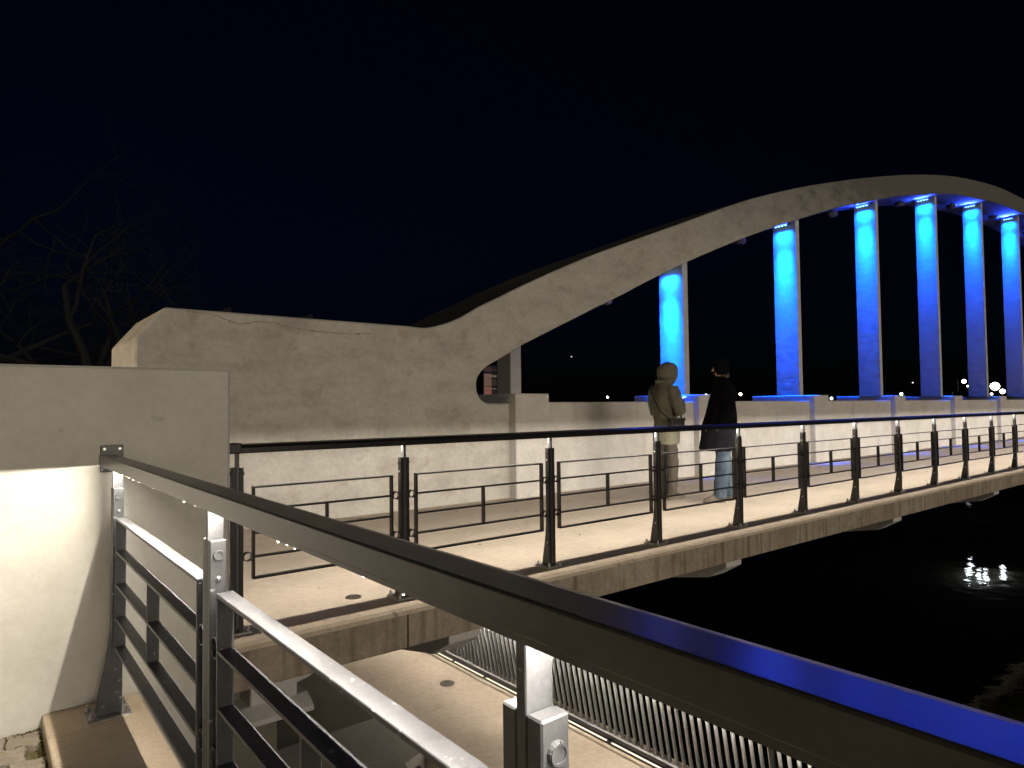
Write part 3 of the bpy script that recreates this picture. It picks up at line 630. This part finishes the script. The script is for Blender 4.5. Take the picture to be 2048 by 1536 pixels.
# ------------------------------------------------------------------ far lights
def far_lamp(loc, r, col, s, label, arm=False):
    base = -.3
    t = empty('street_lamp', (loc[0], loc[1], base), 0, label, 'street lamp', 'lamps on the far bank')
    h = loc[2]-base
    put('lamp_post', MB().cyl((0, 0, 0), (0, 0, h), .03, .015, 6).mesh('lamp_post', M['far_dark']), t)
    put('lamp_head', MB().loft([(0, 0, h-r, r*.25, r*.25), (0, 0, h-r*.6, r*.8, r*.8), (0, 0, h, r, r), (0, 0, h+r*.6, r*.75, r*.75), (0, 0, h+r*.9, r*.2, r*.2)], 14).mesh('lamp_head', glow('far_lamp_glow', col, s), smooth=True), t)
def sc_(p, d): return (p[0]*d, p[1]*d, 1.2973+(p[2]-1.2973)*d)
W_ = (.92, .97, 1); Yw_ = (1, .9, .72)
for p, r, c, s, lab in [
    ((66.3, 62.2, 2.5), .24, W_, 7, 'white lamp on the far bank left of the hooded person'),
    ((62.5, 65.1, 8.0), .12, W_, 1.2, 'faint high lamp far away above the left parapet'),
    ((76.6, 53.9, 2.6), .30, W_, 7, 'white lamp on the far bank between the two people'),
    ((80.2, 51.0, 2.7), .32, Yw_, 8, 'warm white lamp on the far bank right of the black coat'),
    ((89.8, 43.4, 2.0), .30, (.7, .9, 1), 6, 'bluish white lamp low behind the parapet right of the second blue column'),
    ((97.1, 37.5, 2.5), .30, (.8, .95, 1), 6, 'bluish white lamp low between the third and fourth blue columns'),
    ((98.3, 36.5, 4.0), .12, W_, 3, 'tiny white lamp above the third plinth'),
    ((103.7, 32.2, 4.1), .42, W_, 9, 'bright white lamp left of the fifth blue column'),
    ((104.1, 31.9, 3.45), .20, W_, 6, 'small white lamp touching the left edge of the fifth blue column'),
    ((106.9, 29.6, 3.4), .85, (1, .97, .90), 12, 'brightest white lamp right of the fifth blue column'),
    ((107.8, 29.0, 2.7), .50, (1, .97, .90), 9, 'white lamp low against the sixth blue column'),
    ((106.5, 29.9, 2.35), .26, (1, .95, .85), 6, 'low lamp under the brightest lamp')]:
    far_lamp(sc_(p, 1.05), r*.68, c, s, lab)
sg = empty('lit_sign', sc_((102.5, 33.2, 2.9), 1.05), R(70), 'lit pink and white sign on the far bank between blue columns', 'sign')
put('sign_board', MB().box(-.9, .9, .02, .14, -.2, 1.6).mesh('sign_board', M['fixture'], .02), sg); put('sign_post', MB().cyl((0, .08, -.2), (0, .08, -3.4), .08, None, 8).mesh('sign_post', M['fixture']), sg)
gw, gp = glow('sign_white', (.8, .92, 1), 4.), glow('sign_pink', (1, .12, .35), 2.5)
for (a, b, c, d, g) in [(-.85, -.45, .3, 1.1, gw), (-.35, -.05, .9, 1.5, gw), (.0, .35, .8, 1.45, gp), (.5, .85, .5, 1.5, gw), (.5, .85, .1, .42, gp), (-.4, -.1, .2, .7, gw)]:
    put('light_panel', MB().box(a, b, -.02, .018, c, d).mesh('light_panel', g), sg)
kb = empty('lit_kiosk', (30.0, 40.0, -.3), 0, 'narrow pinkish lit display seen through the rounded opening of the arch', 'display')
put('case', MB().box(-.62, .62, .02, .7, 0, 4.75).mesh('case', M['fixture'], .03), kb)
for i, (z0, z1, c, s) in enumerate([(2.35, 2.86, (1, .42, .32), .16), (2.88, 3.12, (.85, .36, .24), .20), (3.17, 3.78, (.9, .50, .38), .13), (3.80, 4.1, (.7, .42, .36), .17), (4.25, 4.6, (.5, .3, .28), .06)]):
    put('light_panel', MB().box(-.58, .10, -.02, .018, z0, z1).mesh('light_panel', glow('kiosk_panel', c, s)), kb)
    put('light_panel', MB().box(.16, .58, -.02, .018, z0+.05, z1-.08).mesh('light_panel', glow('kiosk_glass', (.45, .36, .22), (.03, .16, .05, .22, .04)[i])), kb)
# small floodlights standing on the abutment top
for i, (x, yy) in enumerate([(2.43, 8.9), (3.50, 8.9)]):
    t = empty('floodlight', (x, yy, 2.362), 0, ['unlit floodlight on the abutment top nearer its chamfered end', 'unlit floodlight on the abutment top nearer the arch'][i], 'floodlight', 'floodlights on the abutment')
    put('case', MB().prism([(-.09, .17), (.09, .25), (.10, .10), (-.09, .06)], 'y', -.08, .08).mesh('case', M['bark'], .008), t); put('foot', MB().box(-.03, .03, -.04, .04, 0, .09).mesh('foot', M['fixture']), t)

# street lamp left of the picture that lights the end of the abutment
sl2 = empty('street_lamp', (-1.9, 8.6, -.02), 0, 'short street lamp standing before the end of the abutment', 'street lamp')
put('lamp_post', MB().cyl((0, 0, 0), (0, 0, 1.62), .06, .045, 10).mesh('lamp_post', M['fixture']), sl2)
put('lamp_head', MB().loft([(0, 0, 1.62, .05, .05), (0, 0, 1.66, .10, .10), (0, 0, 1.68, .10, .10)], 14).mesh('lamp_head', M['fixture'], smooth=True), sl2)
put('lamp_cap', MB().loft([(0, 0, 1.94, .17, .17), (0, 0, 1.98, .12, .12), (0, 0, 2.0, .03, .03)], 14).mesh('lamp_cap', M['fixture'], smooth=True), sl2)
pl_ = bpy.data.lights.new('street_lamp_light', 'POINT'); pl_.energy = 300; pl_.color = (1, .80, .56); pl_.shadow_soft_size = .10
po = bpy.data.objects.new('street_lamp_light', pl_); COL.objects.link(po); po.location = (-1.9, 8.6, 1.80)

# ------------------------------------------------------------------ bare trees behind the abutment
def tree(loc, h, seed, label):
    rn = random.Random(seed); t = empty('bare_tree', loc, 0, label, 'tree', 'bare trees behind the abutment')
    tm = MB(); cmb = MB()
    def grow(p, d, r, L, lv):
        pts = [p]; rad = [r]; q = p.copy(); dd = d.copy(); n_ = 5 if lv < 3 else 4
        for i in range(n_):
            dd = (dd + Vector((rn.gauss(0, .16), rn.gauss(0, .16), rn.gauss(.03, .10)))).normalized(); q = q + dd*L/n_
            pts.append(q.copy()); rad.append(r*(1-.55*(i+1)/n_))
        (tm if lv == 0 else cmb).tube(pts, rad, 6 if lv < 2 else 3)
        if lv >= 5: return
        for i in range(rn.randint(3, 4) if lv else 6):
            k = rn.randint(2, n_); a = rn.uniform(0, 2*math.pi); up = rn.uniform(.3, .9)
            side = (pts[k]-pts[k-1]).normalized(); o_ = side.orthogonal().normalized(); o_ = Matrix.Rotation(a, 3, side) @ o_
            grow(pts[k], (side*up+o_*rn.uniform(.5, 1.)).normalized(), rad[k]*.68, L*rn.uniform(.55, .75), lv+1)
    grow(Vector((0, 0, -.1)), Vector((0, 0, 1)), 0.13*h/9, h*.42, 0)
    put('trunk', tm.mesh('trunk', M['bark'], smooth=True), t)
    tw = put('crown', cmb.mesh('crown', M['bark']), t)
tree((3.2, 24, -.02), 13, 11, 'bare twiggy tree faint in the dark behind the chamfered abutment end')
tree((-1.5, 27, -.02), 15, 23, 'tall bare tree faint at the left edge of the sky')
tree((6.6, 30, -.02), 10, 37, 'smaller bare tree faint in the dark behind the middle of the abutment')
